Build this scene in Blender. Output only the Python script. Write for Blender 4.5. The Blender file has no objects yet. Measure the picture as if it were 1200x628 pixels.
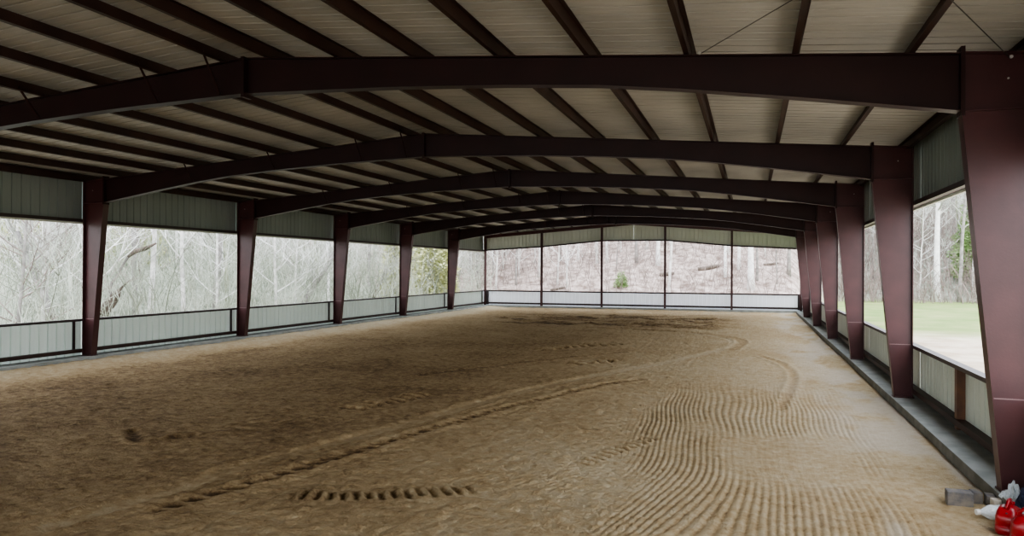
import bpy, math, random
import numpy as np
from mathutils import Vector, Matrix, noise as mnoise

C = bpy.context.scene.collection
B = 7.62            # bay spacing (25 ft)
W = 24.2            # building width (80 ft)
EAVE, RIDGE = 5.66, 6.60
HALF = W / 2
SLOPE = (RIDGE - EAVE) / HALF
NB = 7              # frames stand at Y = 1*B .. 7*B, last one is the end wall
YEND = NB * B
DIRT = -0.20
Y0 = -15.0          # roof and walls extended unseen behind the camera to dim the interior
CAM = Vector((-3.4767, -3.5511, 2.8430))

# ------------------------------------------------------------------ helpers
class MB:
    def __init__(self): self.v = []; self.f = []
    def add(self, vs, fs):
        b = len(self.v); self.v += [tuple(p) for p in vs]; self.f += [tuple(b + i for i in q) for q in fs]
    def box(self, x0, x1, y0, y1, z0, z1):
        self.add([(x0,y0,z0),(x1,y0,z0),(x1,y1,z0),(x0,y1,z0),(x0,y0,z1),(x1,y0,z1),(x1,y1,z1),(x0,y1,z1)],
                 [(0,3,2,1),(4,5,6,7),(0,1,5,4),(1,2,6,5),(2,3,7,6),(3,0,4,7)])
    def prism_xz(self, poly, y0, y1):
        n = len(poly)
        a = sum(poly[i][0]*poly[(i+1)%n][1]-poly[(i+1)%n][0]*poly[i][1] for i in range(n))
        if a < 0: poly = poly[::-1]
        self.add([(x,y0,z) for x,z in poly]+[(x,y1,z) for x,z in poly],
                 [tuple(range(n)), tuple(range(2*n-1,n-1,-1))]+[(i,i+n,(i+1)%n+n,(i+1)%n) for i in range(n)])
    def strip_xz(self, line, t, y0, y1):
        """plate following a polyline in XZ; t is its thickness towards +normal"""
        up = []
        for i,(x,z) in enumerate(line):
            a = line[max(i-1,0)]; b = line[min(i+1,len(line)-1)]
            d = Vector((b[0]-a[0], b[1]-a[1])).normalized()
            up.append((x - d.y*t, z + d.x*t))
        for i in range(len(line)-1):
            self.prism_xz([line[i], line[i+1], up[i+1], up[i]], y0, y1)
    def tube(self, pts, radii, n=6, cap=True):
        pts = [Vector(p) for p in pts]; b = len(self.v)
        ref = Vector((0.31,0.17,0.93))
        for i,p in enumerate(pts):
            d = (pts[min(i+1,len(pts)-1)] - pts[max(i-1,0)]).normalized()
            u = d.cross(ref)
            if u.length < 1e-3: u = d.cross(Vector((1,0,0)))
            u.normalize(); w = d.cross(u); r = radii[i] if not isinstance(radii,(int,float)) else radii
            for k in range(n):
                a = 2*math.pi*k/n; q = p + u*(r*math.cos(a)) + w*(r*math.sin(a)); self.v.append((q.x,q.y,q.z))
        for i in range(len(pts)-1):
            for k in range(n):
                self.f.append((b+i*n+k, b+i*n+(k+1)%n, b+(i+1)*n+(k+1)%n, b+(i+1)*n+k))
        if cap:
            self.f.append(tuple(b+k for k in range(n))[::-1]); e = b+(len(pts)-1)*n
            self.f.append(tuple(e+k for k in range(n)))
    def lathe(self, prof, n=20, origin=(0,0,0), axis='z'):
        b = len(self.v); ox,oy,oz = origin
        for r,z in prof:
            for k in range(n):
                a = 2*math.pi*k/n; p = (r*math.cos(a), r*math.sin(a), z)
                if axis == 'x': p = (p[2], p[0], p[1])
                self.v.append((p[0]+ox,p[1]+oy,p[2]+oz))
        for i in range(len(prof)-1):
            for k in range(n):
                self.f.append((b+i*n+k, b+i*n+(k+1)%n, b+(i+1)*n+(k+1)%n, b+(i+1)*n+k))
        self.f.append(tuple(b+k for k in range(n))[::-1]); e = b+(len(prof)-1)*n
        self.f.append(tuple(e+k for k in range(n)))
    def build(self, name, mat, parent=None, smooth=False, loc=None):
        me = bpy.data.meshes.new(name); me.from_pydata(self.v, [], self.f); me.update()
        if smooth: me.polygons.foreach_set('use_smooth', [True]*len(me.polygons))
        me.materials.append(mat)
        o = bpy.data.objects.new(name, me); C.objects.link(o)
        if parent is not None: o.parent = parent
        if loc is not None: o.location = loc
        return o

def tag(o, label=None, cat=None, group=None, kind=None):
    if label: o['label'] = label
    if cat: o['category'] = cat
    if group: o['group'] = group
    if kind: o['kind'] = kind
    return o

def empty(name, loc=(0,0,0), rz=0.0):
    o = bpy.data.objects.new(name, None); C.objects.link(o); o.location = loc; o.rotation_euler.z = rz
    o.empty_display_size = .2
    return o

def copy_tree(o, parent=None):
    c = o.copy(); C.objects.link(c); c.parent = parent
    for ch in list(o.children): copy_tree(ch, c)
    return c

def smoothstep(a, b, x):
    t = min(1, max(0, (x-a)/(b-a))); return t*t*(3-2*t)

ORD = ['first','second','third','fourth','fifth','sixth','seventh','eighth']

# ------------------------------------------------------------------ materials
def mat(name, col, rough=.6, col2=None, scale=3.0, detail=4, bump=0, bscale=40, spec=.5, metal=0, lo=.35, hi=.65, stretch=None):
    m = bpy.data.materials.new(name); m.use_nodes = True
    nt = m.node_tree; b = nt.nodes['Principled BSDF']
    b.inputs['Base Color'].default_value = (*col,1); b.inputs['Roughness'].default_value = rough
    b.inputs['Specular IOR Level'].default_value = spec; b.inputs['Metallic'].default_value = metal
    tc = nt.nodes.new('ShaderNodeTexCoord'); src = tc.outputs['Object']
    if stretch:
        mp = nt.nodes.new('ShaderNodeMapping'); mp.inputs['Scale'].default_value = stretch
        nt.links.new(src, mp.inputs['Vector']); src = mp.outputs['Vector']
    if col2:
        n = nt.nodes.new('ShaderNodeTexNoise'); n.inputs['Scale'].default_value = scale; n.inputs['Detail'].default_value = detail
        r = nt.nodes.new('ShaderNodeMapRange'); r.inputs['From Min'].default_value = lo; r.inputs['From Max'].default_value = hi
        mx = nt.nodes.new('ShaderNodeMix'); mx.data_type = 'RGBA'
        mx.inputs['A'].default_value = (*col,1); mx.inputs['B'].default_value = (*col2,1)
        nt.links.new(src, n.inputs['Vector']); nt.links.new(n.outputs['Fac'], r.inputs['Value'])
        nt.links.new(r.outputs['Result'], mx.inputs['Factor']); nt.links.new(mx.outputs['Result'], b.inputs['Base Color'])
    if bump:
        n2 = nt.nodes.new('ShaderNodeTexNoise'); n2.inputs['Scale'].default_value = bscale; n2.inputs['Detail'].default_value = 5
        bp = nt.nodes.new('ShaderNodeBump'); bp.inputs['Strength'].default_value = bump; bp.inputs['Distance'].default_value = .02
        nt.links.new(src, n2.inputs['Vector']); nt.links.new(n2.outputs['Fac'], bp.inputs['Height']); nt.links.new(bp.outputs['Normal'], b.inputs['Normal'])
    return m

M = {}
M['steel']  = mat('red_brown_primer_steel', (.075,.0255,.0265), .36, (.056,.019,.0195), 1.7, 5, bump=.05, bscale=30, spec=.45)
M['steel_roof_shade'] = mat('shaded_red_brown_roof_steel', (.027,.0085,.0080), .42, (.020,.0065,.0062), 1.7, 5, bump=.05, bscale=30, spec=.3)  # same paint as the columns, darkened to carry the shade under the roof
M['purlin'] = mat('brown_purlin_steel', (.026,.012,.009), .5, (.045,.020,.013), 1.2, 5, spec=.3)
M['rail']   = mat('dark_rail_steel', (.022,.012,.012), .45, (.032,.018,.017), 2.0, 4)
M['rust']   = mat('rusty_brown_strip', (.20,.095,.05), .6, (.12,.06,.04), 4, 4)
M['sheet']  = mat('pale_green_white_sheet', (.64,.69,.63), .42, (.58,.63,.57), .8, 5, stretch=(1,1,.35))
M['roof']   = mat('off_white_roof_sheet', (.49,.485,.45), .55, (.39,.39,.365), .55, 6, spec=.3)
M['sheet_end_lit'] = mat('lit_white_end_sheet', (.80,.83,.86), .4)  # brightness of the far panels put into a whiter, translucent sheet
_nt = M['sheet_end_lit'].node_tree; _t = _nt.nodes.new('ShaderNodeBsdfTranslucent'); _t.inputs['Color'].default_value = (.82,.87,.93,1)
_m = _nt.nodes.new('ShaderNodeMixShader'); _m.inputs['Fac'].default_value = .27
_nt.links.new(_nt.nodes['Principled BSDF'].outputs[0],_m.inputs[1]); _nt.links.new(_t.outputs[0],_m.inputs[2]); _nt.links.new(_m.outputs[0],_nt.nodes['Material Output'].inputs['Surface'])
M['sheet_left_lit'] = mat('pale_green_lit_sheet', (.66,.735,.675), .45, (.61,.68,.625), .8, 5, stretch=(1,1,.35))  # lighter copy of the sheet, light on the left wall put into it
_nt = M['sheet_left_lit'].node_tree; _t = _nt.nodes.new('ShaderNodeBsdfTranslucent'); _t.inputs['Color'].default_value = (.70,.80,.75,1)
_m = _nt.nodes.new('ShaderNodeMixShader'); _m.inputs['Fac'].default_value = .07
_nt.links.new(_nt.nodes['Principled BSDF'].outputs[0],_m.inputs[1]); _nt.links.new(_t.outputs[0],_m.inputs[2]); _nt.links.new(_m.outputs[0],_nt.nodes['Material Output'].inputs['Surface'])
M['sheet_upper_shade'] = mat('shaded_upper_sheet', (.25,.29,.27), .5, (.21,.245,.23), .8, 5, stretch=(1,1,.35))  # darker copy of the sheet, shade above the openings put into its colour
M['conc']   = mat('grey_concrete', (.40,.42,.40), .85, (.28,.30,.28), 2.2, 7, bump=.3, bscale=40)
M['conc_soil_shade'] = mat('soiled_shaded_concrete', (.13,.125,.105), .95, (.20,.19,.165), 3, 7, bump=.3, bscale=40)  # kerb side face: soil staining plus shade put into the colour
M['seam']   = mat('pale_chalk_seam', (.20,.12,.12), .6)
M['bolt']   = mat('zinc_bolt', (.6,.6,.58), .35, metal=.6)
M['cable']  = mat('dull_brace_rod', (.06,.055,.05), .5)

# ------------------------------------------------------------------ camera
yaw, pitch, roll, fpx = 0.31214369, 0.00277348, 0.00452934, 868.934268
F = Vector((-math.sin(yaw)*math.cos(pitch), math.cos(yaw)*math.cos(pitch), math.sin(pitch)))
R = Vector((math.cos(yaw), math.sin(yaw), 0)); U = R.cross(F)
R2 = R*math.cos(roll)+U*math.sin(roll); U2 = U*math.cos(roll)-R*math.sin(roll)
cd = bpy.data.cameras.new('camera'); cam = bpy.data.objects.new('camera', cd); C.objects.link(cam)
mt = Matrix((( R2.x,U2.x,-F.x,CAM.x),(R2.y,U2.y,-F.y,CAM.y),(R2.z,U2.z,-F.z,CAM.z),(0,0,0,1)))
cam.matrix_world = mt; cd.sensor_width = 36; cd.lens = 36*fpx/1200; cd.clip_end = 1000; cd.clip_start = .05
bpy.context.scene.camera = cam

# ------------------------------------------------------------------ portal frames
def topz(d): return EAVE + SLOPE*d          # rafter top at distance d from the side wall
BOT = [(.84,4.96),(1.8,5.11),(3.1,5.31),(4.5,5.51),(5.7,5.65),(7.2,5.76),(9.0,5.86),(10.4,5.91),(12.1,5.96)]
PUR = [1.40,2.87,4.36,5.85,7.31,8.78,10.20,11.60]   # purlin lines, distance from the wall

def side(x, s): return -x if s > 0 else -W + x      # distance from wall -> world X (s=+1 right, -1 left)

def build_frame():
    root = empty('portal_frame')
    for s in (1,-1):
        X = lambda d: side(d, s)
        # column
        m = MB()
        m.prism_xz([(X(.012),0.02),(X(.012),EAVE),(X(.84),topz(.84)),(X(.84),4.96),(X(.37),0.02)], -.006,.006)
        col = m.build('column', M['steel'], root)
        m = MB(); m.box(min(X(0),X(.014)),max(X(0),X(.014)),-.11,.11,.02,EAVE); m.build('outer_flange', M['steel'], col)
        m = MB(); m.strip_xz([(X(.37),.02),(X(.84),4.96)], .014*s*1, -.11,.11); m.build('inner_flange', M['steel'], col)
        m = MB(); m.box(min(X(-.02),X(.40)),max(X(-.02),X(.40)),-.14,.14,0,.02); m.build('base_plate', M['steel'], col)
        m = MB(); m.prism_xz([(X(.0),EAVE),(X(.84),topz(.84)),(X(.84),topz(.84)+.014),(X(.0),EAVE+.014)], -.11,.11); m.build('cap_plate', M['steel'], col)
        m = MB(); m.box(min(X(.014),X(.83)),max(X(.014),X(.83)),-.10,.10,4.955,4.969); m.build('stiffener', M['steel'], col)
        m = MB(); m.box(min(X(.03),X(.47)),max(X(.03),X(.47)),-.0095,.0095,1.185,1.2); m.build('weld_seam', M['seam'], col)
        # rafter half
        m = MB()
        m.prism_xz([(X(d),z) for d,z in BOT]+[(X(12.1),RIDGE),(X(.84),topz(.84))], -.006,.006)
        raf = m.build('rafter', M['steel_roof_shade'], root)
        m = MB(); m.strip_xz([(X(d),z) for d,z in BOT], .014*(-s), -.11,.11); m.build('bottom_flange', M['steel_roof_shade'], raf)
        m = MB(); m.prism_xz([(X(.84),topz(.84)-.014),(X(12.1),RIDGE-.014),(X(12.1),RIDGE),(X(.84),topz(.84))], -.11,.11); m.build('top_flange', M['steel_roof_shade'], raf)
        # knee splice plate, stands a little proud of the roof line
        m = MB(); m.box(min(X(.815),X(.865)),max(X(.815),X(.865)),-.115,.115,4.90,topz(.84)+.085); kp = m.build('splice_plate', M['steel_roof_shade'], root)
        for d,z in ((.30,5.67),):
            m = MB(); m.lathe([(.013,0),(.013,.014),(.008,.017)],8); b = m.build('bolt', M['bolt'], kp if False else col); b.rotation_euler.x = math.pi/2; b.location = (X(d),-.006,z-.3)
        # flange braces on the near side
        for d in ((PUR[7],PUR[6],PUR[4],PUR[2]) if s < 0 else ()):
            zb = np.interp(d, [q[0] for q in BOT],[q[1] for q in BOT])
            m = MB(); p0 = Vector((X(d),-.08,zb+.02)); p1 = Vector((X(d)+.0,-.55,topz(d)+.10))
            m.tube([p0,p1],.022,4); m.build('flange_brace', M['steel_roof_shade'], raf)
    m = MB(); m.box(-HALF-.03,-HALF+.03,-.115,.115,5.90,RIDGE+.02); m.build('ridge_splice', M['steel_roof_shade'], root)
    return root

proto = build_frame()
for k in range(1,NB):
    o = proto if k == 1 else copy_tree(proto)
    o.location = (0,k*B,0)
    desc = ['nearest dark red-brown steel portal frame, spanning the whole top of the view',
            'second steel portal frame back, its right column beside the wall panel with the brown strip',
            'third dark red-brown steel portal frame from the front of the arena',
            'fourth dark red-brown steel portal frame from the front of the arena',
            'fifth steel portal frame, second last before the open end wall',
            'sixth steel portal frame, the last free one before the end wall'][k-1]
    tag(o, desc, 'steel frame', 'portal frames of the arena roof')

# end wall frame: light rafter and two slim corner posts
ef = empty('end_frame',(0,YEND,0)); tag(ef,'slim steel end frame of corner posts and rafters in the far wall','steel frame')
for s in (1,-1):
    X = lambda d: side(d, s)
    m = MB(); m.box(min(X(0),X(.16)),max(X(0),X(.16)),-.08,.08,0,EAVE-.02); m.build('corner_post', M['steel'], ef)
    m = MB(); m.prism_xz([(X(0),EAVE-.25),(X(12.1),RIDGE-.25),(X(12.1),RIDGE),(X(0),EAVE)], -.05,.05); m.build('rafter', M['steel'], ef)

# ------------------------------------------------------------------ purlins and eave struts
def zprofile(d, s, h=.2, fl=.065, t=.008, nt=0):
    z0 = topz(d)+.014
    x = side(d,s)
    g = 1 if s>0 else -1
    web = [(x-t/2,z0),(x+t/2,z0),(x+t/2,z0+h),(x-t/2,z0+h)]
    bot = [(x,z0),(x-g*fl,z0+SLOPE*fl),(x-g*fl,z0+SLOPE*fl+t),(x,z0+t)]
    top = [(x,z0+h-t),(x+g*fl,z0+h-t-SLOPE*fl),(x+g*fl,z0+h-SLOPE*fl),(x,z0+h)]
    lip = [(x-g*fl,z0+SLOPE*fl),(x-g*fl-g*t,z0+SLOPE*fl),(x-g*fl-g*t,z0+SLOPE*fl+.022),(x-g*fl,z0+SLOPE*fl+.022)]
    return [web,bot,top,lip]
for s,word in ((1,'right'),(-1,'left')):
    for i,d in enumerate(PUR):
        m = MB()
        for pr in zprofile(d,s): m.prism_xz(pr, Y0, YEND+.05)
        n = len(PUR)-1-i
        lab = ('brown roof purlin closest to the ridge on the %s-hand slope'%word if n==0 else
               'brown roof purlin, %s down from the ridge on the %s-hand slope'%(ORD[n],word))
        o = m.build('roof_purlin', M['purlin']); tag(o, lab, 'purlin', 'roof purlins running the length of the arena')
    m = MB(); x = side(.05,s); g = 1 if s>0 else -1
    m.box(min(x,x-g*.09),max(x,x-g*.09),Y0,YEND,EAVE-.02,EAVE-.012)
    m.box(x-.005,x+.005,Y0,YEND,EAVE-.02,EAVE+.21)
    m.box(min(x,x-g*.09),max(x,x-g*.09),Y0,YEND,EAVE+.20,EAVE+.208)
    o = m.build('eave_strut', M['purlin']); tag(o,'brown eave strut along the top of the %s-hand wall'%word,'strut')

# brace rods in the roof of the nearest bay
for a,b,lab in (((-4.2,7.55,6.0),(-.3,.3,5.72),'thin brace rod rising from the middle of the nearest rafter, right part'),
                ((-.3,7.55,5.62),(-4.2,.3,6.03),'thin brace rod running up from the nearest right-hand column head')):
    m = MB(); m.tube([a,b],.0065,6); o = m.build('brace_rod', M['cable']); tag(o,lab,'brace rod')
    m = MB(); m.lathe([(.022,-.015),(.022,.015)],8); e = m.build('end_nut', M['bolt'], o); e.location = Vector(a)+Vector((0,-.05,0)); e.rotation_euler.x = math.pi/2

# ------------------------------------------------------------------ ribbed sheeting
def rib_profile(L, pitch=.305, h=.05, minor=True):
    """(position, height) samples of an R-panel profile along a length"""
    out = []; p = 0.0
    while p < L-1e-6:
        for q,z in ((0,h),(.022,h),(.034,0),(.13,0),(.145,.003),(.165,.003),(.18,0),(.29,0)):
            if p+q < L: out.append((p+q,z))
        p += pitch
    out.append((L,0)); return out

def sheet_wall_y(x, y0, y1, z0, z1, outward, h=.05):
    m = MB(); pr = rib_profile(y1-y0, h=h); n = len(pr)
    vs = [(x+outward*h, y0+q, z0) for q,h in pr]+[(x+outward*h, y0+q, z1) for q,h in pr]
    m.add(vs,[(i,i+1,n+i+1,n+i) for i in range(n-1)]); return m
def sheet_wall_x(y, x0, x1, z0, ztop0, ztop1, z0b=None):
    m = MB(); pr = rib_profile(x1-x0); n = len(pr); L = x1-x0; z0b = z0 if z0b is None else z0b
    vs = [(x0+q, y+h, z0+(z0b-z0)*q/L) for q,h in pr]+[(x0+q, y+h, ztop0+(ztop1-ztop0)*q/L) for q,h in pr]
    m.add(vs,[(i,i+1,n+i+1,n+i) for i in range(n-1)]); return m

# roof
ceil = empty('ceiling'); tag(ceil,'off-white ribbed metal roof sheeting over the purlins','ceiling',kind='structure')
for s in (1,-1):
    m = MB(); pr = rib_profile(YEND+.3-Y0); n = len(pr)
    for (d) in (-.35, 12.1):
        for q,h in pr: m.v.append((side(d,s), Y0+q, topz(d)+.225+h))
    for i in range(n-1): m.f.append((i,i+1,n+i+1,n+i))
    m.build('roof_sheet', M['roof'], ceil)
m = MB(); m.prism_xz([(-HALF-.3,RIDGE+.24),(-HALF,RIDGE+.265),(-HALF+.3,RIDGE+.24),(-HALF+.3,RIDGE+.25),(-HALF,RIDGE+.28),(-HALF-.3,RIDGE+.25)],Y0,YEND+.3)
m.build('ridge_cap', M['roof'], ceil)

SILL, HEAD = 1.19, 4.34
GX = .17    # sheeting stands this far outside the column line
def side_wall(s, name, word):
    root = empty(name); tag(root,'%s-hand arena wall of ribbed sheet below and above long open gaps'%word,'wall',kind='structure')
    g = 1 if s>0 else -1
    xs = (0 if s>0 else -W) + g*GX
    x0 = 0 if s>0 else -W
    for k in range(-2,NB):
        ya, yb = k*B, (k+1)*B+(GX if k == NB-1 else 0)
        sheet_wall_y(xs,ya,yb,-.02,SILL-.02,g,.05 if s > 0 else .075).build('lower_panel', M['sheet' if s > 0 else 'sheet_left_lit'], root)
        sheet_wall_y(xs,ya,yb,HEAD+.03,EAVE+.2,g,.026).build('upper_panel', M['sheet_upper_shade'], root)
        def rail(nm,z0,z1,mt=M['rail']):
            m = MB(); m.box(min(x0+g*.0,xs-g*.004),max(x0+g*.0,xs-g*.004),ya,yb,z0,z1)
            m.build(nm, mt, root)
        rail('sill_rail',SILL-.075,SILL)
        rail('header_rail',HEAD,HEAD+.10)
        rail('base_rail',.10,.21,M['purlin'])
        # outer trim that caps the cut sheet edges
        m = MB(); m.box(min(xs-g*.01,xs+g*.05),max(xs-g*.01,xs+g*.05),ya,yb,HEAD-.05,HEAD+.05); m.build('edge_trim', M['sheet'], root)
        yj = yb-.30
        if s < 0:
            m = MB(); m.box(xs+.004,xs+.06,yj-.035,yj+.035,.2,SILL-.07); m.build('jamb_post', M['rail'], root)
        elif k == 1:
            m = MB(); m.box(x0+.03,xs-.004,11.52,11.68,.02,SILL-.07); m.build('jamb_post', M['rust'], root)
    return root
side_wall(1,'wall_right','right'); side_wall(-1,'wall_left','left')

# end wall
root = empty('wall_back'); tag(root,'far end wall of ribbed sheet with five open gaps','wall',kind='structure')
PX = [-W,-19.36,-14.52,-9.68,-4.84,0]
HZ = [4.40,4.68,5.12,5.12,4.68,4.40]
for i in range(5):
    xa,xb = PX[i]-(GX if i == 0 else 0),PX[i+1]+(GX if i == 4 else 0)
    sheet_wall_x(YEND+GX,xa,xb,-.02,SILL-.02,SILL-.02).build('lower_panel', M['sheet_end_lit'], root)
    # upper panel follows the roof; the middle one holds the ridge
    def tz(x): return topz(min(-x, W+x))+.2
    if i == 2:
        sheet_wall_x(YEND+GX,xa,-HALF,HZ[i],tz(xa),tz(-HALF)).build('upper_panel', M['sheet'], root)
        sheet_wall_x(YEND+GX,-HALF,xb,HZ[i],tz(-HALF),tz(xb)).build('upper_panel', M['sheet'], root)
    else:
        sheet_wall_x(YEND+GX,xa,xb,HZ[i],tz(xa),tz(xb),HZ[i+1]).build('upper_panel', M['sheet'], root)
    def rail(nm,z0,z1,mt,za=None,zb=None):
        m = MB(); za = za or 0; zb = zb or 0
        m.prism_xz([(xa,z0+za),(xb,z0+zb),(xb,z1+zb),(xa,z1+za)],YEND+.0,YEND+GX-.004); m.build(nm, mt, root)
    rail('sill_rail',SILL-.09,SILL+.02,M['rail']); rail('base_rail',.10,.24,M['rail'])
    rail('header_rail',-.02,.08,M['rail'],HZ[i],HZ[i+1])
for x0,x1 in ((-W,-W+.36),(-.30,0)):
    m = MB(); m.box(x0,x1,YEND-.02,YEND+.1,.05,SILL+.02); m.build('jamb_post', M['rail'], root)
for i,x in enumerate(PX[1:5]):
    p = empty('wall_post',(x,YEND,0)); tag(p,'slim dark steel post in the far end wall, %s from the left corner'%ORD[i],'post','posts of the end wall')
    zt = topz(min(-x,W+x))-.25
    m = MB(); m.box(-.006,.006,-.10,.10,0.012,zt); w = m.build('web', M['steel'], p)
    for yy in (-.10,.09):
        m = MB(); m.box(-.075,.075,yy,yy+.012,0.012,zt); m.build('flange', M['steel'], p)
    m = MB(); m.box(-.10,.10,-.13,.13,0,.012); m.build('base_plate', M['steel'], p)

# unseen sheet wall added behind the camera to hold back light from the front
root = empty('wall_front_added'); tag(root,'unseen front wall of ribbed sheet, added above the open front to cut light','wall',kind='structure')
for xa,xb in ((-W,-HALF),(-HALF,0)):
    sheet_wall_x(Y0-.1,xa,xb,4.4,topz(min(-xa,W+xa))+.2,topz(min(-xb,W+xb))+.2).build('upper_panel', M['sheet_upper_shade'], root)  # panels of the added front wall

# concrete kerbs under the walls
def kerb(name,label,x0,x1,y0,y1):
    m = MB(); n = 24
    L = max(y1-y0,x1-x0)
    m.box(x0,x1,y0,y1,-.5,0)
    o = m.build(name, M['conc']); tag(o,label,'kerb',kind='structure')
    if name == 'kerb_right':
        o.data.materials.append(M['conc_soil_shade'])
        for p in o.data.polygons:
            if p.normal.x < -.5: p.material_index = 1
    bv = o.modifiers.new('bevel','BEVEL'); bv.width = .012; bv.segments = 2
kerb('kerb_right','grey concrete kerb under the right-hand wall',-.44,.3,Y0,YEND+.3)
kerb('kerb_left','pale concrete kerb under the left-hand wall',-W-.3,-W+.46,Y0,YEND+.3)
kerb('kerb_back','pale concrete kerb under the far end wall',-W+.46,-.44,YEND-.25,YEND+.3)

# ------------------------------------------------------------------ dirt floor
def vnoise(X, Y, seed):
    xi = np.floor(X).astype(np.int64); yi = np.floor(Y).astype(np.int64); fx = X-xi; fy = Y-yi
    fx = fx*fx*(3-2*fx); fy = fy*fy*(3-2*fy)
    def h(a,b):
        n = (a*374761393 + b*668265263 + seed*974634777) & 0x7fffffff
        n = ((n ^ (n>>13))*1274126177) & 0x7fffffff
        n = (n ^ (n>>16)) & 0xffff
        return n/65535.0
    return (h(xi,yi)*(1-fx)+h(xi+1,yi)*fx)*(1-fy)+(h(xi,yi+1)*(1-fx)+h(xi+1,yi+1)*fx)*fy
def fbm(X,Y,seed,oct=4,per=.5):
    s = 0; a = 1; t = 0
    for i in range(oct):
        s = s+a*vnoise(X*2**i,Y*2**i,seed+i*17); t += a; a *= per
    return s/t
def polydist(X,Y,pts):
    """distance to a polyline, arc length along it and signed side"""
    best = np.full(X.shape,1e9); arc = np.zeros(X.shape); sg = np.zeros(X.shape); L = 0
    for (x0,y0),(x1,y1) in zip(pts[:-1],pts[1:]):
        dx,dy = x1-x0,y1-y0; l = math.hypot(dx,dy)
        t = np.clip(((X-x0)*dx+(Y-y0)*dy)/(l*l),0,1)
        ex,ey = X-(x0+t*dx),Y-(y0+t*dy); d = np.hypot(ex,ey); c = d<best
        best[c] = d[c]; arc[c] = (L+t*l)[c]; sg[c] = np.sign(dx*ey-dy*ex)[c]; L += l
    return best,arc,sg,L
def spline(pts,n=6):
    out = []
    P = [Vector(p) for p in pts]; P = [P[0]*2-P[1]]+P+[P[-1]*2-P[-2]]
    for i in range(1,len(P)-2):
        for k in range(n):
            t = k/n; a,b,c,d = P[i-1:i+3]
            q = .5*((2*b)+(c-a)*t+(2*a-5*b+4*c-d)*t*t+(3*b-a-3*c+d)*t**3); out.append((q.x,q.y))
    out.append(tuple(pts[-1])); return out
def sstep(a,b,x):
    t = np.clip((x-a)/(b-a),0,1); return t*t*(3-2*t)

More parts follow.
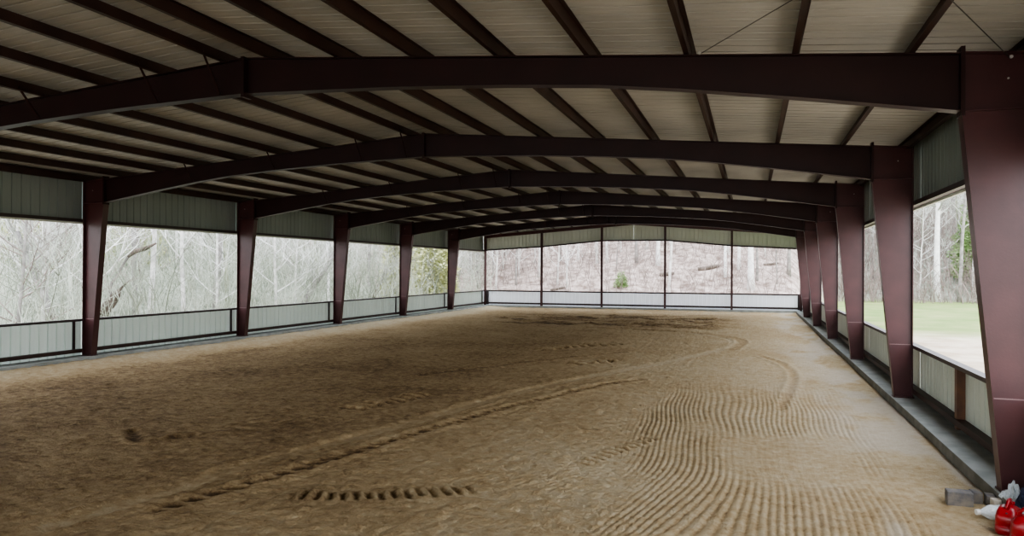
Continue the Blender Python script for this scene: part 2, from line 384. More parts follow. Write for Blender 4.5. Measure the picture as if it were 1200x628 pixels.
def dirt_floor():
    xs = np.concatenate([np.arange(-W+.42,-13,.07),np.arange(-13,-6.3,.034),np.arange(-6.3,-.38,.0185)])
    xs[-1] = -.40
    ys = [Y0,Y0+2,Y0+4,Y0+6,Y0+8,-6,-5,-4,-3,-2,-1.2,-.6,-.2,0,.15,.3]
    while ys[-1] < YEND-.22:
        d = ys[-1]+3.55; ys.append(ys[-1]+max(.026,min(.2,d*d/11000*1.0+.02)))
    ys[-1] = YEND-.2; ys = np.array(ys)
    X,Y = np.meshgrid(xs,ys); sh = X.shape
    Z = (fbm(X*.25,Y*.25,3,3)-.5)*.07 + (fbm(X*1.3,Y*1.3,9,4)-.5)*.035
    crumb = fbm(X*8,Y*8,21,3,.7)
    lump = np.maximum(0,fbm(X*4.2,Y*4.2,33,3)-.55)
    right = sstep(-6.5,-3.0,X+.8*(fbm(X*.4,Y*.4,5,2)-.5))
    Z += (crumb-.5)*(.055-.037*right) + lump*.10*(1-.7*right)
    mark_tone = np.zeros(sh)  # tone change for groove bottoms, tracks and prints
    # harrow grooves on the right, sweeping lines ~11 cm apart
    wob = .55*np.sin(Y*.42+.4)+.25*np.sin(Y*.95+X*.5)+.35*(fbm(X*.35,Y*.35,71,2)-.5)*2
    bend = .055*np.maximum(0,9.5-Y)**1.7
    lf = sstep(-3.2,-4.7,X); ph = (X+lf*(.06*(Y-8)+.30*np.log1p(np.exp((7.6-Y)*1.6))/1.6)+.03*np.sin(Y*.8+X*.5)+.02*np.sin(Y*1.9+X)+.07*(fbm(X*.35,Y*.35,71,2)-.5))/.098
    gm = sstep(-5.75,-5.2,X+.02*(Y-12)+.2*np.sin(Y*.7))*sstep(-1.2,-1.9,X+.9*(fbm(X*.5,Y*.5,44,2)-.5))*sstep(18.5,13,Y)
    gm *= .15+.85*sstep(.36,.56,fbm(X*.45+3,Y*.3,55,3))
    gr = np.sin(ph*2*np.pi); gr = np.where(gr<0,gr,gr*.5); Z += gm*.013*gr
    mark_tone += gm*.36*np.clip(-gr-.25,0,1)
    # second harrow pass, lower left of the first
    ph2 = (X*.85-Y*.53)/.11; gm2 = sstep(-5.2,-6.0,X)*sstep(-8.6,-7,X)*sstep(9,6.5,Y)*sstep(.4,.6,fbm(X*.6,Y*.6,12,2))
    Z += gm2*.012*np.sin(ph2*2*np.pi)
    # long smooth wheel track
    def track(pts,wid,depth,berm,flat=True):
        d,a,s,L = polydist(X,Y,spline(pts)); e = sstep(wid+.10,wid-.06,d)
        nonlocal Z
        if flat: Z = Z*(1-.75*e)
        Z = Z - e*depth + np.exp(-((d-wid-.09)/.09)**2)*berm*(.6+.8*crumb)
        return d,a,s,L,e
    d,a,s,L,e = track([(-11.5,1.6),(-11.35,2.99),(-11.19,4.05),(-11.01,4.95),(-10.9,6.14),(-10.34,7.97),(-9.8,10.38),(-9.04,13.75),(-7.71,17.66),(-5.73,22.79),(-4.21,28.0),(-4.5,31.0),(-6.6,33.5),(-10,35)],.17,.015,.016)
    mark_tone -= e*.16
    # cleated tractor line beside it
    d,a,s,L = polydist(X,Y,spline([(-10.6,4.0),(-10.2,5.4),(-9.8,6.96),(-9.52,8.32),(-9.19,9.8),(-8.77,11.62),(-8.11,13.43),(-7.32,15.62),(-6.42,17.23)]))
    e = sstep(.17,.07,d); cl = np.sin(a*2*np.pi/.30+d*9*s)
    Z += e*(-.03+.030*cl)+np.exp(-((d-.24)/.08)**2)*.025*(.5+crumb); mark_tone += e*(.35-.35*cl)
    # short chevron tyre prints
    for pts,wid,sp,dep,dk in (([(-9.45,5.0),(-8.86,5.14),(-7.9,5.55),(-7.0,6.1)],.21,.17,.035,.22),
                       ([(-11.75,10.5),(-11.61,11.27),(-11.3,11.98),(-11.1,13.3)],.34,.30,.06,.9),
                       ([(-11.3,23.6),(-10.3,25.6),(-9.4,26.54),(-8.59,27.49)],.42,.50,.09,.9),
                       ([(-9.2,19.6),(-8.78,20.18),(-8.2,21.0),(-7.61,21.58)],.36,.48,.08,.9),
                       ([(-6.1,7.8),(-5.94,8.11),(-5.56,9.14),(-5.1,10.3)],.17,.20,.035,.5)):
        d,a,s,L = polydist(X,Y,spline(pts)); e = sstep(wid,wid*.6,d)*sstep(0,.3,a)*sstep(L,L-.3,a)
        cl = np.sin(a*2*np.pi/sp+d*s*5.5); Z += e*dep*cl; mark_tone += e*dk*np.clip(.35-cl,-.1,1)
    # curved skid marks and arcs
    for pts,wid in (([(-3.1,24.29),(-2.5,22.4),(-2.3,20.2),(-2.42,17.83),(-2.85,13.79)],.08),
                    ([(-4.2,26.5),(-3.9,30.5),(-5.2,33.2),(-8,34.5),(-12,35)],.20),
                    ([(-19.0,41.5),(-14.8,38.0),(-10.8,38.3),(-8.0,41),(-5,43)],.35),
                    ([(-16,44),(-12,42.5),(-8,43.5),(-6,45)],.3),
                    ([(-12.5,16.0),(-10.0,21.0),(-8.0,24.0)],.13),
                    ([(-14.4,7.4),(-13.6,6.8),(-13.1,7.4)],.09)):
        d,a,s,L,e = track(pts,wid,.016,.022); mark_tone += e*.22
    # churned far strip in front of the end wall
    far = sstep(34,37,Y)*sstep(49,45,Y)*sstep(-20,-17,X)*sstep(-3,-6,X)
    Z += far*(fbm(X*.9,Y*.9,61,4)-.45)*.30; mark_tone += far*sstep(.45,.65,fbm(X*.35,Y*1.1,61,4))*.38
    # banked edges along the kerbs
    Z += .10*sstep(-W+2.2,-W+.5,X)+.02*sstep(-1.6,-.45,X) + .06*sstep(YEND-2,YEND-.3,Y)
    # colour: 0 dry and pale .. 1 dark brown; shade left of centre is put into this tone
    damp_shade = .43*sstep(-4.5,-12,X+2.4*(fbm(X*.22,Y*.22,81,3)-.5))*(1-.75*sstep(14,44,Y)) + .34*(fbm(X*.6,Y*.6,91,4)-.5) + .55*(crumb-.5)
    damp_shade += .30 + .06*sstep(18,40,Y)
    damp_shade -= .5*sstep(-W+3.2,-W+.8,X+.8*(fbm(X*.8,Y*.8,19,3)-.5))
    dust = sstep(-3.2,-.9,X+1.6*(fbm(X*.55,Y*.35,101,4)-.5))*sstep(.40,.60,fbm(X*1.1,Y*.45,111,4))
    damp_shade = np.clip(damp_shade+mark_tone,0,1)
    Z += DIRT
    nx,ny = len(xs),len(ys)
    co = np.stack([X,Y,Z],-1).reshape(-1,3).astype(np.float32)
    idx = np.arange(nx*ny).reshape(ny,nx)
    q = np.stack([idx[:-1,:-1],idx[:-1,1:],idx[1:,1:],idx[1:,:-1]],-1).reshape(-1,4)
    me = bpy.data.meshes.new('floor'); me.vertices.add(len(co)); me.vertices.foreach_set('co',co.ravel())
    me.loops.add(q.size); me.loops.foreach_set('vertex_index',q.ravel().astype(np.int32))
    me.polygons.add(len(q)); me.polygons.foreach_set('loop_start',np.arange(0,q.size,4,dtype=np.int32))
    me.polygons.foreach_set('use_smooth',np.ones(len(q),bool))
    me.update(calc_edges=True)
    at = me.attributes.new('damp_shade','FLOAT','POINT'); at.data.foreach_set('value',damp_shade.ravel().astype(np.float32))
    at = me.attributes.new('dust','FLOAT','POINT'); at.data.foreach_set('value',dust.ravel().astype(np.float32))
    m = bpy.data.materials.new('arena_dirt'); m.use_nodes = True; nt = m.node_tree; N = nt.nodes; Lk = nt.links
    b = N['Principled BSDF']; b.inputs['Roughness'].default_value = .95; b.inputs['Specular IOR Level'].default_value = .15
    at1 = N.new('ShaderNodeAttribute'); at1.attribute_name = 'damp_shade'; at2 = N.new('ShaderNodeAttribute'); at2.attribute_name = 'dust'
    cr = N.new('ShaderNodeValToRGB'); cr.color_ramp.elements[0].color = (.56,.47,.32,1); cr.color_ramp.elements[1].color = (.115,.076,.042,1)
    e3 = cr.color_ramp.elements.new(0.86); e3.color = (.225,.148,.075,1); e2 = cr.color_ramp.elements.new(.5); e2.color = (.43,.315,.175,1)
    tc = N.new('ShaderNodeTexCoord'); ns = N.new('ShaderNodeTexNoise'); ns.inputs['Scale'].default_value = 8; ns.inputs['Detail'].default_value = 10; ns.inputs['Roughness'].default_value = .85
    ad = N.new('ShaderNodeMath'); ad.operation = 'MULTIPLY_ADD'; ad.inputs[1].default_value = 1.5
    sb = N.new('ShaderNodeMath'); sb.operation = 'SUBTRACT'; sb.inputs[1].default_value = .76
    Lk.new(tc.outputs['Object'],ns.inputs['Vector']); Lk.new(ns.outputs['Fac'],ad.inputs[0]); Lk.new(at1.outputs['Fac'],ad.inputs[2]); Lk.new(ad.outputs[0],sb.inputs[0]); Lk.new(sb.outputs[0],cr.inputs['Fac'])
    mx = N.new('ShaderNodeMix'); mx.data_type = 'RGBA'; mx.inputs['B'].default_value = (.58,.54,.47,1)
    ml = N.new('ShaderNodeMath'); ml.operation = 'MULTIPLY'; ml.inputs[1].default_value = .55
    Lk.new(at2.outputs['Fac'],ml.inputs[0]); Lk.new(ml.outputs[0],mx.inputs['Factor']); Lk.new(cr.outputs['Color'],mx.inputs['A']); Lk.new(mx.outputs['Result'],b.inputs['Base Color'])
    n2 = N.new('ShaderNodeTexNoise'); n2.inputs['Scale'].default_value = 22; n2.inputs['Detail'].default_value = 6; n2.inputs['Roughness'].default_value = .7
    bp = N.new('ShaderNodeBump'); bp.inputs['Strength'].default_value = 1.0; bp.inputs['Distance'].default_value = .05
    Lk.new(tc.outputs['Object'],n2.inputs['Vector']); Lk.new(n2.outputs['Fac'],bp.inputs['Height']); Lk.new(bp.outputs['Normal'],b.inputs['Normal'])
    me.materials.append(m)
    o = bpy.data.objects.new('floor',me); C.objects.link(o); tag(o,'tan dirt arena floor with wheel tracks and harrow lines','floor',kind='structure')
dirt_floor()

# ------------------------------------------------------------------ ground outside
def gh(x,y):
    """height of the land outside the arena"""
    z = -.32
    hl = .16*max(0,-30.5-x)**1.08
    y0 = 60.5+25*smoothstep(-1,7,x)
    he = (.34 if x < 3 else .42)*max(0,y-y0)**1.02
    hr = .2*max(0,x-62)
    h = max(hl,he,hr); h = 30*(1-math.exp(-h/30)) if h > 0 else 0
    w = min(1,h/1.5)
    return z+h+w*1.1*(mnoise.noise(Vector((x*.09,y*.09,1.7)))) + w*.3*mnoise.noise(Vector((x*.4,y*.4,4.1))) + .05*mnoise.noise(Vector((x*.5,y*.5,9)))
def terrain():
    xs = list(np.arange(-130,-34,3.0))+list(np.arange(-34,12,1.15))+list(np.arange(12,105,3.0))
    ys = list(np.arange(-40,56,2.0))+list(np.arange(56,120,1.3))+list(np.arange(120,200,4.0))
    xs = sorted(xs+[-24.45,.28]); ys = sorted(ys+[Y0,YEND+.28])
    m = MB(); n = len(xs); z = []
    for y in ys:
        for x in xs: m.v.append((x,y,gh(x,y)))
    for j in range(len(ys)-1):
        for i in range(n-1):
            cx,cy = (xs[i]+xs[i+1])/2,(ys[j]+ys[j+1])/2
            if -24.45 < cx < .28 and Y0 < cy < YEND+.28: continue
            m.f.append((j*n+i,j*n+i+1,(j+1)*n+i+1,(j+1)*n+i))
    ma = bpy.data.materials.new('outdoor_ground'); ma.use_nodes = True; nt = ma.node_tree; N = nt.nodes; Lk = nt.links; b = N['Principled BSDF']
    b.inputs['Roughness'].default_value = .95; b.inputs['Specular IOR Level'].default_value = .1
    tc = N.new('ShaderNodeTexCoord'); at = N.new('ShaderNodeAttribute'); at.attribute_name = 'cover'
    def nz(sc,det,lo,hi,c0,c1):
        a = N.new('ShaderNodeTexNoise'); a.inputs['Scale'].default_value = sc; a.inputs['Detail'].default_value = det; a.inputs['Roughness'].default_value = .7
        r = N.new('ShaderNodeMapRange'); r.inputs['From Min'].default_value = lo; r.inputs['From Max'].default_value = hi
        x = N.new('ShaderNodeMix'); x.data_type = 'RGBA'; x.inputs['A'].default_value = (*c0,1); x.inputs['B'].default_value = (*c1,1)
        Lk.new(tc.outputs['Object'],a.inputs['Vector']); Lk.new(a.outputs['Fac'],r.inputs['Value']); Lk.new(r.outputs['Result'],x.inputs['Factor']); return x.outputs['Result']
    leaf = nz(1.1,10,.38,.62,(.54,.45,.40),(.17,.125,.105))
    grass = nz(.25,8,.38,.62,(.16,.24,.075),(.27,.30,.13))
    grav = nz(.35,8,.4,.62,(.60,.52,.41),(.40,.31,.22))
    brush = nz(.9,10,.38,.62,(.36,.38,.315),(.15,.17,.125))
    sp = N.new('ShaderNodeSeparateColor'); Lk.new(at.outputs['Color'],sp.inputs['Color'])
    cur = leaf
    for ch,c in (('Red',grav),('Green',grass),('Blue',brush)):
        x = N.new('ShaderNodeMix'); x.data_type = 'RGBA'; Lk.new(sp.outputs[ch],x.inputs['Factor']); Lk.new(cur,x.inputs['A']); Lk.new(c,x.inputs['B']); cur = x.outputs['Result']
    Lk.new(cur,b.inputs['Base Color'])
    o = m.build('ground',ma,smooth=True); tag(o,'outdoor ground: gravel yard, grass strip and leaf-strewn wooded slopes','ground',kind='structure')
    ca = o.data.attributes.new('cover','FLOAT_COLOR','POINT'); buf = []
    for x,y,z in m.v:
        nn = 3*mnoise.noise(Vector((x*.12,y*.12,7)))
        y0 = 60.5+25*smoothstep(-1,7,x)
        inw = smoothstep(y0-2,y0+2,y+nn*.5)
        brush = smoothstep(-26,-31,x)*(1-smoothstep(58,66,y))
        gras = smoothstep(35,42,y+nn-.25*max(0,x-10))*(1-inw)*smoothstep(-2,2,x)
        brush = max(brush,inw*smoothstep(1,8,x)); gravl = (1-inw)*(1-brush)
        buf += [gravl,gras,brush,1]
    ca.data.foreach_set('color',buf)
terrain()

# ------------------------------------------------------------------ trees
def bark(name,c1,c2,sc=2.5):
    return mat(name,c1,.9,c2,sc,6,spec=.15,lo=.38,hi=.62)
M['bark_pale'] = bark('pale_grey_bark',(.72,.70,.67),(.45,.435,.41))
M['bark_grey'] = bark('grey_bark',(.34,.32,.30),(.19,.18,.165))
M['bark_moss'] = bark('mossy_grey_bark',(.36,.38,.27),(.22,.235,.16))
M['bark_dark'] = bark('dark_brown_bark',(.16,.13,.11),(.09,.075,.06))
M['bark_white'] = bark('chalk_white_bark',(.85,.84,.82),(.66,.65,.63))
M['twig'] = bark('grey_twigs',(.44,.44,.40),(.22,.225,.195),.7)
M['brush'] = bark('pale_green_grey_stems',(.54,.56,.48),(.19,.215,.155),.35)
M['twig_white'] = bark('whitish_twigs',(.80,.79,.77),(.55,.54,.52),.7)
M['twig_brown'] = bark('brown_grey_twigs',(.30,.245,.22),(.17,.135,.12),.7)

def branch(m, rng, p, d, L, r, level, nseg, up=.15, wig=.25):
    pts = [p.copy()]; rad = [r]; q = p.copy(); dd = d.normalized()
    for i in range(nseg):
        dd = (dd + Vector((rng.uniform(-wig,wig),rng.uniform(-wig,wig),rng.uniform(-wig,wig)+up))*.6).normalized()
        q = q+dd*(L/nseg); pts.append(q.copy()); rad.append(max(.006,r*(1-(i+1)/nseg*.85)))
    m.tube(pts,rad,4 if level==1 else 3,cap=False)
    if level >= 3: return
    n = {1:6,2:4}[level]
    for k in range(n):
        t = rng.uniform(.25,1); i = min(nseg-1,int(t*nseg)); f = t*nseg-i
        bp = pts[i].lerp(pts[i+1],f); bd = (pts[i+1]-pts[i]).normalized()
        side_ = Vector((rng.uniform(-1,1),rng.uniform(-1,1),rng.uniform(-.3,.8))).normalized()
        branch(m,rng,bp,(bd*.7+side_),L*rng.uniform(.35,.6),max(.007,rad[i]*.55),level+1,3,up,wig)

def make_tree(name,H,r0,seed,first,nbr,lean=(0,0),mb=M['bark_grey'],mt=M['twig'],blen=.26,wig=.05):
    rng = random.Random(seed); n = 12
    pts = []; rad = []; x = y = 0
    for i in range(n+1):
        t = i/n; x += rng.uniform(-wig,wig)*H/n; y += rng.uniform(-wig,wig)*H/n
        pts.append(Vector((x+lean[0]*t*H,y+lean[1]*t*H,t*H-.3))); rad.append(r0*(1-t*.85)*(1.35 if i==0 else 1))
    m = MB(); m.tube(pts,rad,7); tr = m.build(name,mb,smooth=True)
    m = MB()
    for k in range(nbr):
        t = first+(1-first)*(k+rng.random())/nbr; t = min(t,.99)
        i = int(t*n); p = pts[i].lerp(pts[i+1],t*n-i); a = rng.uniform(0,6.283)
        d = Vector((math.cos(a),math.sin(a),rng.uniform(.25,1.0)))
        branch(m,rng,p,d,H*blen*(1.15-.7*t)*rng.uniform(.7,1.2),max(.012,rad[i]*.42),1,5)
    m.build('crown',mt,tr)
    return tr

protos = []
for i,(H,r,f,nb,mb_,mt_) in enumerate([(19,.14,.22,24,'bark_pale','twig_white'),(21,.17,.30,24,'bark_grey','twig'),(15,.10,.12,24,'bark_pale','twig_white'),
        (17,.13,.18,26,'bark_moss','twig'),(13,.08,.08,26,'bark_pale','twig_white'),(18,.14,.35,20,'bark_white','twig_white'),
        (11,.075,.06,26,'bark_grey','twig_brown'),(20,.14,.25,24,'bark_grey','twig_brown'),(9,.06,.05,24,'bark_pale','twig_white')]):
    protos.append(make_tree('bare_tree',H,r,100+i,f,nb,(random.Random(i).uniform(-.05,.05),random.Random(i+9).uniform(-.05,.05)),M[mb_],M[mt_]))
used = [False]*len(protos)
rng = random.Random(7)
def ang(x,y): return math.degrees(math.atan2(x-CAM.x,y-CAM.y))   # right of the building axis
# right and left columns as seen from the camera, to say which opening a tree stands behind
lcol = [ang(-W,k*B) for k in range(2,8)]
pcol = [ang(x,YEND) for x in PX]
rcol = [ang(0,k*B) for k in range(7,0,-1)]
def where(x,y):
    a = ang(x,y)
    if a < lcol[0]: return 'outside the left wall, seen before the second portal frame'
    for i in range(5):
        if a < lcol[i+1]: return 'outside the left wall, seen between portal frames %s and %s'%(['two','three','four','five','six'][i],['three','four','five','six','seven'][i])
    for i in range(5):
        if a < pcol[i+1]: return 'on the slope seen through the %s end-wall gap from the left'%ORD[i]
    return 'beyond the grass seen through the right-hand wall'
def place(pi,x,y,sc,rz,gname):
    p = protos[pi]
    o = p if not used[pi] else copy_tree(p)
    used[pi] = True
    o.location = (x,y,gh(x,y)-.05); o.rotation_euler.z = rz; o.scale = (sc,sc,sc)
    kind = {'bark_pale':'pale grey','bark_white':'whitish','bark_moss':'mossy'}
    col = {0:'pale bare tree',1:'tall grey bare tree',2:'slender pale bare tree',3:'mossy grey bare tree',4:'thin pale bare tree',5:'white-barked bare tree',6:'small grey bare tree',7:'tall brown-grey bare tree',8:'spindly pale sapling'}[pi]
    w = where(x,y); tag(o,col+' '+w,'tree',col+'s '+w)
def scatter(n,xr,yr,ar,weights,gname,mind,clear=()):
    pts = []; tries = 0
    while len(pts) < n and tries < 20000:
        tries += 1
        x,y = rng.uniform(*xr),rng.uniform(*yr); a = ang(x,y)
        if not ar[0] < a < ar[1]: continue
        if any((x-q[0])**2+(y-q[1])**2 < mind**2 for q in pts): continue
        if any(abs(x-c[0])<c[2] and abs(y-c[1])<c[3] for c in clear): continue
        pts.append((x,y)); pi = rng.choices(range(9),weights)[0]
        place(pi,x,y,rng.uniform(.8,1.2),rng.uniform(0,6.28),gname)
scatter(122,(-66,-29),(6,80),(-54,-19.6),[5,3,6,4,7,2,4,1,6],'left',1.5)
scatter(104,(-34,2),(63,112),(-21,4),[3,3,4,1,3,4,3,6,3],'end',1.6)
scatter(66,(4,48),(84,128),(3.5,19),[1,5,2,5,1,1,4,6,1],'right',1.5)

# single trees that stand out
def world_at(px,dist):
    """ground point in the direction seen at image column px (1200 wide), dist along the building axis from the camera"""
    a = math.atan((px-600)/fpx)-yaw
    x,y = CAM.x+dist*math.tan(a),CAM.y+dist
    return x,y,gh(x,y)
def special(o,xyz,label,rz=0):
    o.location = xyz; o.rotation_euler.z = rz; tag(o,label,'tree'); return o
t = make_tree('bare_tree',20,.30,501,.45,14,(0,0),M['bark_white'],M['twig'],.2,.02); special(t,world_at(880,69),'bright white straight trunk in the end-wall gap nearest the right wall')
t = make_tree('bare_tree',19,.22,502,.5,14,(.01,0),M['bark_white'],M['twig'],.2,.02); special(t,world_at(771,74),'white tree trunk just left of the third end-wall post')
t = make_tree('bare_tree',19,.18,503,.5,14,(-.01,0),M['bark_pale'],M['twig'],.2,.02); special(t,world_at(758,80),'slim grey trunk just left of the white trunk at the third post')
t = make_tree('bare_tree',18,.2,505,.5,14,(.0,0),M['bark_pale'],M['twig'],.2,.02); special(t,world_at(848,80),'pale lone trunk in the fourth end-wall gap above the dark log')
t = make_tree('bare_tree',22,.36,506,.40,22,(0,0),M['bark_white'],M['twig'],.24,.02); special(t,world_at(1098,88),'thick whitish trunk at the wood edge beyond the grass')
# long leaning dark trunk seen in the third left opening
def leaning(p0,p1,r0,r1,label,matk,nb=10,seed=1,name='leaning_tree'):
    rr = random.Random(seed); p0 = Vector(p0); p1 = Vector(p1); pts = [p0.lerp(p1,i/8)+Vector((0,0,.25*math.sin(i*.8)+.0))*(.4) for i in range(9)]
    pts = [p-p0 for p in pts]
    m = MB(); m.tube(pts,[r0+(r1-r0)*i/8 for i in range(9)],7); o = m.build(name,M[matk],smooth=True)
    m = MB()
    for k in range(nb):
        i = rr.randint(2,7); branch(m,rr,pts[i],Vector((rr.uniform(-1,1),rr.uniform(-1,1),.8)),rr.uniform(1.5,3.2),r1*.6,1,5)
    m.build('crown',M['twig'],o); o.location = p0; tag(o,label,'tree'); return o
def ray(px,py,dist):
    d = F+R2*((px-600)/fpx)-U2*((py-314)/fpx); return CAM+d*(dist/d.y)
def lean_px(a,b,d0,d1,*args,**k): return leaning(ray(a[0],a[1],d0),ray(b[0],b[1],d1),*args,**k)
lean_px((352,362),(398,285),43,45,.24,.12,'long dark leaning trunk in the opening between portal frames three and four','bark_grey',12,4)
lean_px((60,372),(20,272),22.5,23,.17,.10,'crooked grey tree forking low in the opening before the second portal frame','bark_grey',14,5,'forked_tree')
lean_px((20,300),(88,262),26,27,.08,.05,'grey limb-like trunk arching towards the second left column','bark_grey',8,6)
lean_px((438,350),(452,315),53,54,.16,.08,'short dark leaning trunk in the opening between portal frames four and five','bark_dark',8,7)
# broken dead trunk, bark stripped
m = MB(); a,b = ray(117,372,26),ray(141,339,26.4); L = (b-a)
m.tube([a-a,L*.3,L*.6,L*.85,L],[.22,.26,.24,.18,.05],8); o = m.build('dead_trunk',M['bark_dark'],smooth=True); o.location = a
m = MB(); m.tube([L*.95,L*1.06,L*1.25+Vector((.25,0,.1))],[.10,.05,.02],5); m.build('broken_limb',M['bark_dark'],o)
tag(o,'broken dark dead trunk leaning just right of the second left column','tree trunk')
m = MB(); a,b = ray(150,301,27),ray(183,285,27.4); L = b-a
m.tube([L*0,L*.25+Vector((0,0,.1)),L*.6,L],[.06,.11,.10,.04],6); o = m.build('hanging_limb',M['bark_dark'],smooth=True); o.location = a
m = MB(); m.tube([L*0,L*-.6+Vector((0,0,-.9)),L*-.8+Vector((0,0,-3.2))],[.06,.08,.10],6); m.build('trunk',M['bark_grey'],o); tag(o,'dark broken limb high in the opening between portal frames two and three','tree')

# fallen logs on the slope
for (px0,py0),(px1,py1),dd,r,lab in (((818,314),(843,317),84,.24,'dark fallen log on the slope right of the third end-wall post'),
        ((773,322),(790,324),78,.2,'brown fallen log half hidden by the third end-wall post'),
        ((895,316),(912,305),82,.13,'thin log lying uphill in the last end-wall gap'),
        ((645,341),(662,339),72,.16,'low dead log near the path in the second end-wall gap')):
    x,y,z = world_at((px0+px1)/2,dd)
    a = ray(px0,py0,dd); b = ray(px1,py1,dd+.5)
    c = (a+b)/2; h = (b-a)/2
    # rest it on the slope where the sight line meets the ground
    for k in range(400):
        t = 60+k*.15; q = ray((px0+px1)/2,(py0+py1)/2,t)
        if q.z <= gh(q.x,q.y): break
    s = t/dd; h = h*s; ends = [q-h,q+h]; pts = []
    for i in range(7):
        p = ends[0].lerp(ends[1],i/6); p.z = gh(p.x,p.y)+r*.6*s; pts.append(p-q)
    m = MB(); m.tube(pts,[r*s*.9,r*s,r*s*1.05,r*s,r*s*.95,r*s*.85,r*s*.6],8); o = m.build('fallen_log',M['bark_dark'],smooth=True); o.location = q; tag(o,lab,'log','fallen logs on the end slope')

# evergreens
M['needle'] = mat('yellow_green_needles',(.64,.64,.38),.8,(.50,.53,.29),1.5,4,spec=.2)
M['needle2'] = mat('fresh_green_needles',(.30,.42,.18),.8,(.2,.3,.12),1.5,4,spec=.2)
def evergreen(name,H,rad,seed,matk,xyz,label,n=5200,base=.02,leafs=.16,pw=.75):
    rr = random.Random(seed); m = MB(); m.tube([(0,0,-.3),(0,0,H*.5),(0,0,H*.97)],[rad*.08,rad*.05,.02],6); tr = m.build(name,M['bark_grey'])
    m = MB()
    for i in range(n):
        t = base+(1-base)*(1-math.sqrt(rr.random())); a = rr.uniform(0,6.283); lob = 1+.22*math.sin(a*5+t*17)+.12*math.sin(a*3-t*31)
        R_ = rad*(1-t)**pw*lob*(rr.random()**.35); p = Vector((R_*math.cos(a),R_*math.sin(a),t*H-.12*R_))
        d = Vector((math.cos(a)+rr.uniform(-.6,.6),math.sin(a)+rr.uniform(-.6,.6),rr.uniform(-.4,.5))).normalized(); s = leafs*rr.uniform(.6,1.4)
        u = d.cross(Vector((rr.uniform(-1,1),rr.uniform(-1,1),rr.uniform(-1,1)))).normalized()*s*.3
        b = len(m.v); m.v += [tuple(p-u),tuple(p+d*s),tuple(p+u)]; m.f.append((b,b+1,b+2))
    m.build('foliage',M[matk],tr); tr.location = xyz; tag(tr,label,'tree' if H > 3 else 'shrub'); return tr
evergreen('cedar_tree',15,2.0,31,'needle',world_at(508,57.5),'yellow-green cedar in the opening between portal frames five and six',9000,.02,.34)
evergreen('cedar_tree',8,1.3,35,'needle',world_at(462,58),'smaller pale green cedar partly behind the fifth left column',4500,.02,.3)
evergreen('small_evergreen',1.5,.6,32,'needle2',world_at(728,68.5),'small round green shrub on the slope in the middle end-wall gap',1500,.0,.13,.4)
evergreen('cedar_tree',13,2.8,33,'needle2',world_at(1146,94),'green cedar at the wood edge near the nearest right column',7000,.05,.34)
evergreen('cedar_tree',8,2.2,36,'needle',world_at(160,44),'dull green cedar deep in the woods between portal frames two and three',5200,.02,.28)
evergreen('cedar_tree',8,2.0,37,'needle',world_at(12,33),'green cedar at the frame edge before the second left column',5200,.02,.26)

# undergrowth: uncountable thin stems
def undergrowth(name,n,xr,yr,ar,matk,hr,seed,label,rr=(.010,.022)):
    r = random.Random(seed); m = MB(); k = 0; tries = 0
    while k < n and tries < n*40:
        tries += 1
        x,y = r.uniform(*xr),r.uniform(*yr)
        if not ar[0] < ang(x,y) < ar[1]: continue
        z = gh(x,y)-.1; h = r.uniform(*hr); k += 1
        d = Vector((r.uniform(-.4,.4),r.uniform(-.4,.4),1)); p = Vector((x,y,z)); pts = [p]; q = p
        for i in range(4):
            d = (d+Vector((r.uniform(-.3,.3),r.uniform(-.3,.3),.05))).normalized(); q = q+d*(h/4); pts.append(q)
        r0 = r.uniform(*rr); m.tube(pts,[r0,r0*.85,r0*.7,r0*.5,r0*.25],3,cap=False)
        for j in range(4):
            i = r.randint(1,3); e = Vector((r.uniform(-1,1),r.uniform(-1,1),r.uniform(.1,1))).normalized()*h*r.uniform(.2,.4)
            m.tube([pts[i],pts[i]+e*.5+Vector((0,0,.05)),pts[i]+e+Vector((0,0,r.uniform(-.1,.3)))],[r0*.5,r0*.4,r0*.2],3,cap=False)
    o = m.build(name,M[matk]); tag(o,label,'undergrowth',kind='stuff')
undergrowth('undergrowth',4200,(-58,-26.5),(8,76),(-54,-19.6),'brush',(1.5,5.5),41,'pale tangled bare undergrowth outside the left wall',(.013,.03))
undergrowth('undergrowth',2200,(-36,0),(62,108),(-21,4),'twig_brown',(.6,4),42,'thin brown saplings and brush on the slope behind the end wall',(.014,.03))
undergrowth('undergrowth',1900,(3,46),(80,112),(3,19),'twig_brown',(1.5,6),43,'grey brush along the wood edge beyond the grass',(.02,.045))

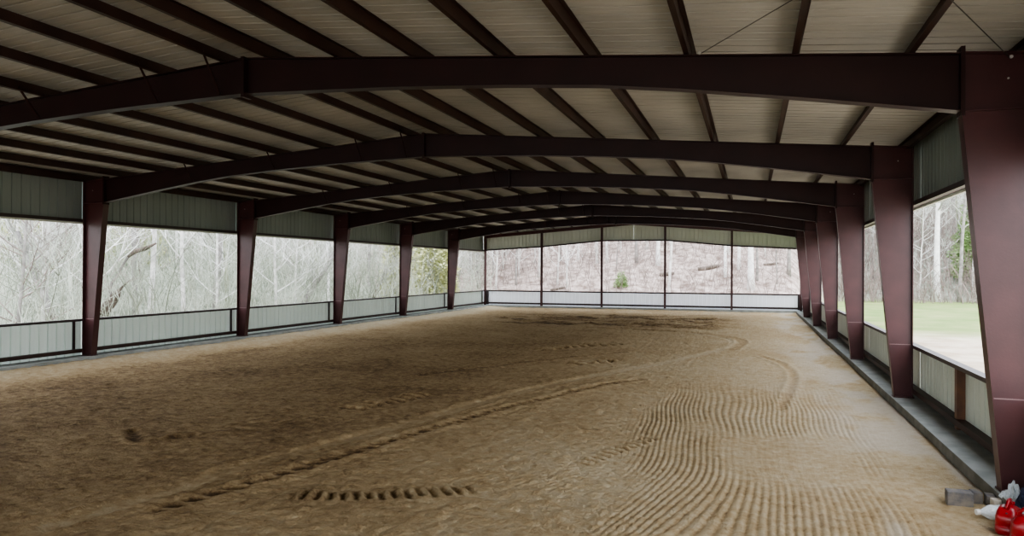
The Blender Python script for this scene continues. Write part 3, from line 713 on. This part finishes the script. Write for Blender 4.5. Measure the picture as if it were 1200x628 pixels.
# ------------------------------------------------------------------ things on the ground by the nearest right column
def rounded(o,w,seg=3):
    b = o.modifiers.new('bevel','BEVEL'); b.width = w; b.segments = seg; b.limit_method = 'ANGLE'
M['block'] = mat('weathered_block',(.12,.115,.12),.9,(.22,.195,.16),9,6,bump=.5,bscale=60)
M['pale_block'] = mat('pale_block',(.62,.57,.50),.85,(.52,.47,.40),9,5)
M['red'] = mat('glossy_red_plastic',(.33,.007,.014),.28,(.27,.005,.010),5,3,spec=.55)
M['black'] = mat('black_plastic',(.02,.02,.022),.4)
M['navy'] = mat('navy_fabric',(.008,.012,.035),.7,(.012,.02,.055),12,4)
M['label'] = mat('white_sticker',(.75,.75,.72),.5)
def clear(name,col,alpha):
    m = bpy.data.materials.new(name); m.use_nodes = True; nt = m.node_tree; N = nt.nodes; b = N['Principled BSDF']
    b.inputs['Base Color'].default_value = (*col,1); b.inputs['Roughness'].default_value = .12; b.inputs['Specular IOR Level'].default_value = .8
    tr = N.new('ShaderNodeBsdfTransparent'); mx = N.new('ShaderNodeMixShader')
    n = N.new('ShaderNodeTexNoise'); n.inputs['Scale'].default_value = 9; rg = N.new('ShaderNodeMapRange'); rg.inputs['To Min'].default_value = alpha-.2; rg.inputs['To Max'].default_value = alpha+.2
    nt.links.new(n.outputs['Fac'],rg.inputs['Value']); nt.links.new(rg.outputs['Result'],mx.inputs['Fac'])
    nt.links.new(tr.outputs[0],mx.inputs[1]); nt.links.new(b.outputs[0],mx.inputs[2]); nt.links.new(mx.outputs[0],N['Material Output'].inputs['Surface']); return m
M['clear'] = clear('clear_crinkled_plastic',(.70,.76,.80),.62)
M['milky'] = clear('milky_plastic',(.82,.88,.92),.75)

GZ = DIRT+.0
def cmu(name,loc,rz,L,Wd,H,matk,label,cores=True):
    e = empty(name,loc,rz); tag(e,label,'block','concrete blocks beside the nearest right column')
    m = MB()
    if cores:
        t = .035; m.box(0,L,0,t,0,H); m.box(0,L,Wd-t,Wd,0,H)
        for x in (0,L/2-t/2,L-t): m.box(x,x+t,t,Wd-t,0,H)
    else:
        m.box(0,L,0,Wd,0,H)
    o = m.build('body',M[matk],e); rounded(o,.012)
    return e
cmu('concrete_block',(-1.03,7.42,GZ-.01),-.05,.30,.19,.19,'block','dark grey concrete block, leftmost of the row by the column',False)
cmu('concrete_block',(-.70,7.55,GZ-.01),.06,.115,.19,.17,'block','narrow grey block between the dark block and the pale one',False)
cmu('concrete_block',(-.565,7.50,GZ-.01),-.1,.11,.2,.15,'block','dark block piece tucked behind the clear jug',False)
cmu('concrete_block',(-.535,7.30,GZ-.01),.12,.14,.12,.16,'pale_block','small pale tan block just left of the red cans',False)

# clear plastic jug lying on its side
j = empty('plastic_jug',(-.80,6.93,GZ+.085),.25); tag(j,'milky clear plastic jug lying on its side in front of the blocks','jug')
m = MB(); m.lathe([(.03,0),(.032,.03),(.055,.07),(.085,.12),(.092,.16),(.086,.20),(.092,.24),(.092,.31),(.075,.335),(.0,.335)],20,axis='x'); m.build('body',M['milky'],j,smooth=True)
m = MB(); m.lathe([(.035,-.03),(.035,.012)],16,axis='x'); m.build('cap',M['label'],j)

# crumpled clear bag
def crumple(name,loc,sx,sy,sz,matk,label,cat,seed,peak=.0,amp=.3):
    import bmesh
    bm = bmesh.new(); bmesh.ops.create_icosphere(bm,subdivisions=5,radius=1)
    for v in bm.verts:
        n = v.co.normalized(); p = n*2.2+Vector((seed,0,0))
        f = 1+amp*(abs(mnoise.noise(p))*1.6-.5)+amp*.55*(abs(mnoise.noise(p*2.7))-.3)+amp*.3*mnoise.noise(p*6)
        z = n.z*f
        q = Vector((n.x*sx*f,n.y*sy*f,z*sz))
        if peak and n.z > .3: k = (n.z-.3)/.7; q.x *= (1-.75*k); q.y *= (1-.75*k); q.z += peak*k*k
        q.z = max(q.z,-sz*.72)
        v.co = q
    me = bpy.data.meshes.new(name); bm.to_mesh(me); bm.free(); me.materials.append(M[matk])
    o = bpy.data.objects.new(name,me); C.objects.link(o); o.location = loc; tag(o,label,cat); return o
crumple('plastic_bag',(-.30,7.36,GZ+.14),.15,.12,.21,'clear','crumpled clear plastic bag standing against the nearest right column','bag',3.0,.05,.38)
crumple('navy_bag',(-.30,6.93,GZ+.19),.10,.12,.27,'navy','dark navy fabric bag behind the red cans at the column foot','bag',8.0,.05,.2)

def gas_can(loc,rz,s,label):
    e = empty('fuel_can',loc,rz); e.scale = (s,s,s); tag(e,label,'fuel can','red fuel cans by the column')
    # body: rounded box whose shoulders slope in, lofted from rounded rectangles
    m = MB(); n = 32
    def ring(w,d,z,ex=4):
        out = []
        for k in range(n):
            a = 2*math.pi*k/n; c,s_ = math.cos(a),math.sin(a)
            out.append((math.copysign(abs(c)**(2/ex),c)*w/2,math.copysign(abs(s_)**(2/ex),s_)*d/2,z))
        return out
    rows = [(.32,.20,0),(.355,.235,.015),(.365,.245,.05),(.36,.24,.10),(.352,.235,.104),(.352,.235,.112),(.36,.24,.116),(.345,.23,.20),(.31,.21,.245),(.25,.18,.275),(.17,.13,.292),(.15,.11,.296)]
    for w,d,z in rows: m.v += ring(w,d,z)
    for i in range(len(rows)-1):
        for k in range(n): m.f.append((i*n+k,i*n+(k+1)%n,(i+1)*n+(k+1)%n,(i+1)*n+k))
    m.f.append(tuple(range(n))[::-1]); m.f.append(tuple((len(rows)-1)*n+k for k in range(n)))
    b = m.build('body',M['red'],e,smooth=True)
    m = MB(); m.tube([(-.10,0,.255),(-.10,0,.32),(-.07,0,.352),(0,0,.360),(.06,0,.352),(.085,0,.32),(.085,0,.26)],[.024,.021,.020,.020,.020,.021,.024],12); m.build('handle',M['red'],e,smooth=True)
    m = MB(); m.lathe([(.034,0),(.034,.03),(.040,.032),(.040,.062),(.03,.068)],20); c = m.build('cap',M['red'],e); c.location = (.115,0,.255); c.rotation_euler.y = .35
    m = MB(); m.lathe([(.016,0),(.016,.018),(.01,.022)],12); c = m.build('vent',M['black'],e); c.location = (-.135,0,.235); c.rotation_euler.y = -.5
    m = MB(); m.box(-.04,.04,-.1225,-.119,.05,.12); m.build('sticker',M['label'],e)
    return e
gas_can((-.50,6.08,GZ+.0),-.25,1.12,'front red plastic fuel can with a loop handle at the bottom corner')
gas_can((-.60,6.50,GZ+.0),1.15,1.05,'darker red fuel can standing turned behind the front one')

# ------------------------------------------------------------------ world and light
w = bpy.data.worlds.new('overcast'); bpy.context.scene.world = w; w.use_nodes = True; nt = w.node_tree; N = nt.nodes
bg = N['Background']; tc = N.new('ShaderNodeTexCoord'); sx = N.new('ShaderNodeSeparateXYZ'); cr = N.new('ShaderNodeValToRGB')
cr.color_ramp.elements[0].position = .0; cr.color_ramp.elements[0].color = (.92,.95,1,1); cr.color_ramp.elements[1].position = 1; cr.color_ramp.elements[1].color = (.80,.87,1,1)
nt.links.new(tc.outputs['Generated'],sx.inputs[0]); nt.links.new(sx.outputs['Z'],cr.inputs['Fac']); nt.links.new(cr.outputs['Color'],bg.inputs['Color'])
bg.inputs['Strength'].default_value = 3.2
sl = bpy.data.lights.new('soft_sun','SUN'); sl.energy = 1.0; sl.angle = math.radians(40); sl.color = (1,.96,.90)
so = bpy.data.objects.new('soft_sun',sl); C.objects.link(so); so.rotation_euler = (math.radians(48),0,math.radians(25))

sc = bpy.context.scene
sc.view_settings.view_transform = 'AgX'; sc.view_settings.look = 'AgX - Medium High Contrast'
sc.view_settings.exposure = .85
sc.cycles.max_bounces = 8; sc.cycles.diffuse_bounces = 5; sc.cycles.transparent_max_bounces = 12
sc.cycles.use_denoising = True
sc.cycles.sample_clamp_indirect = 6
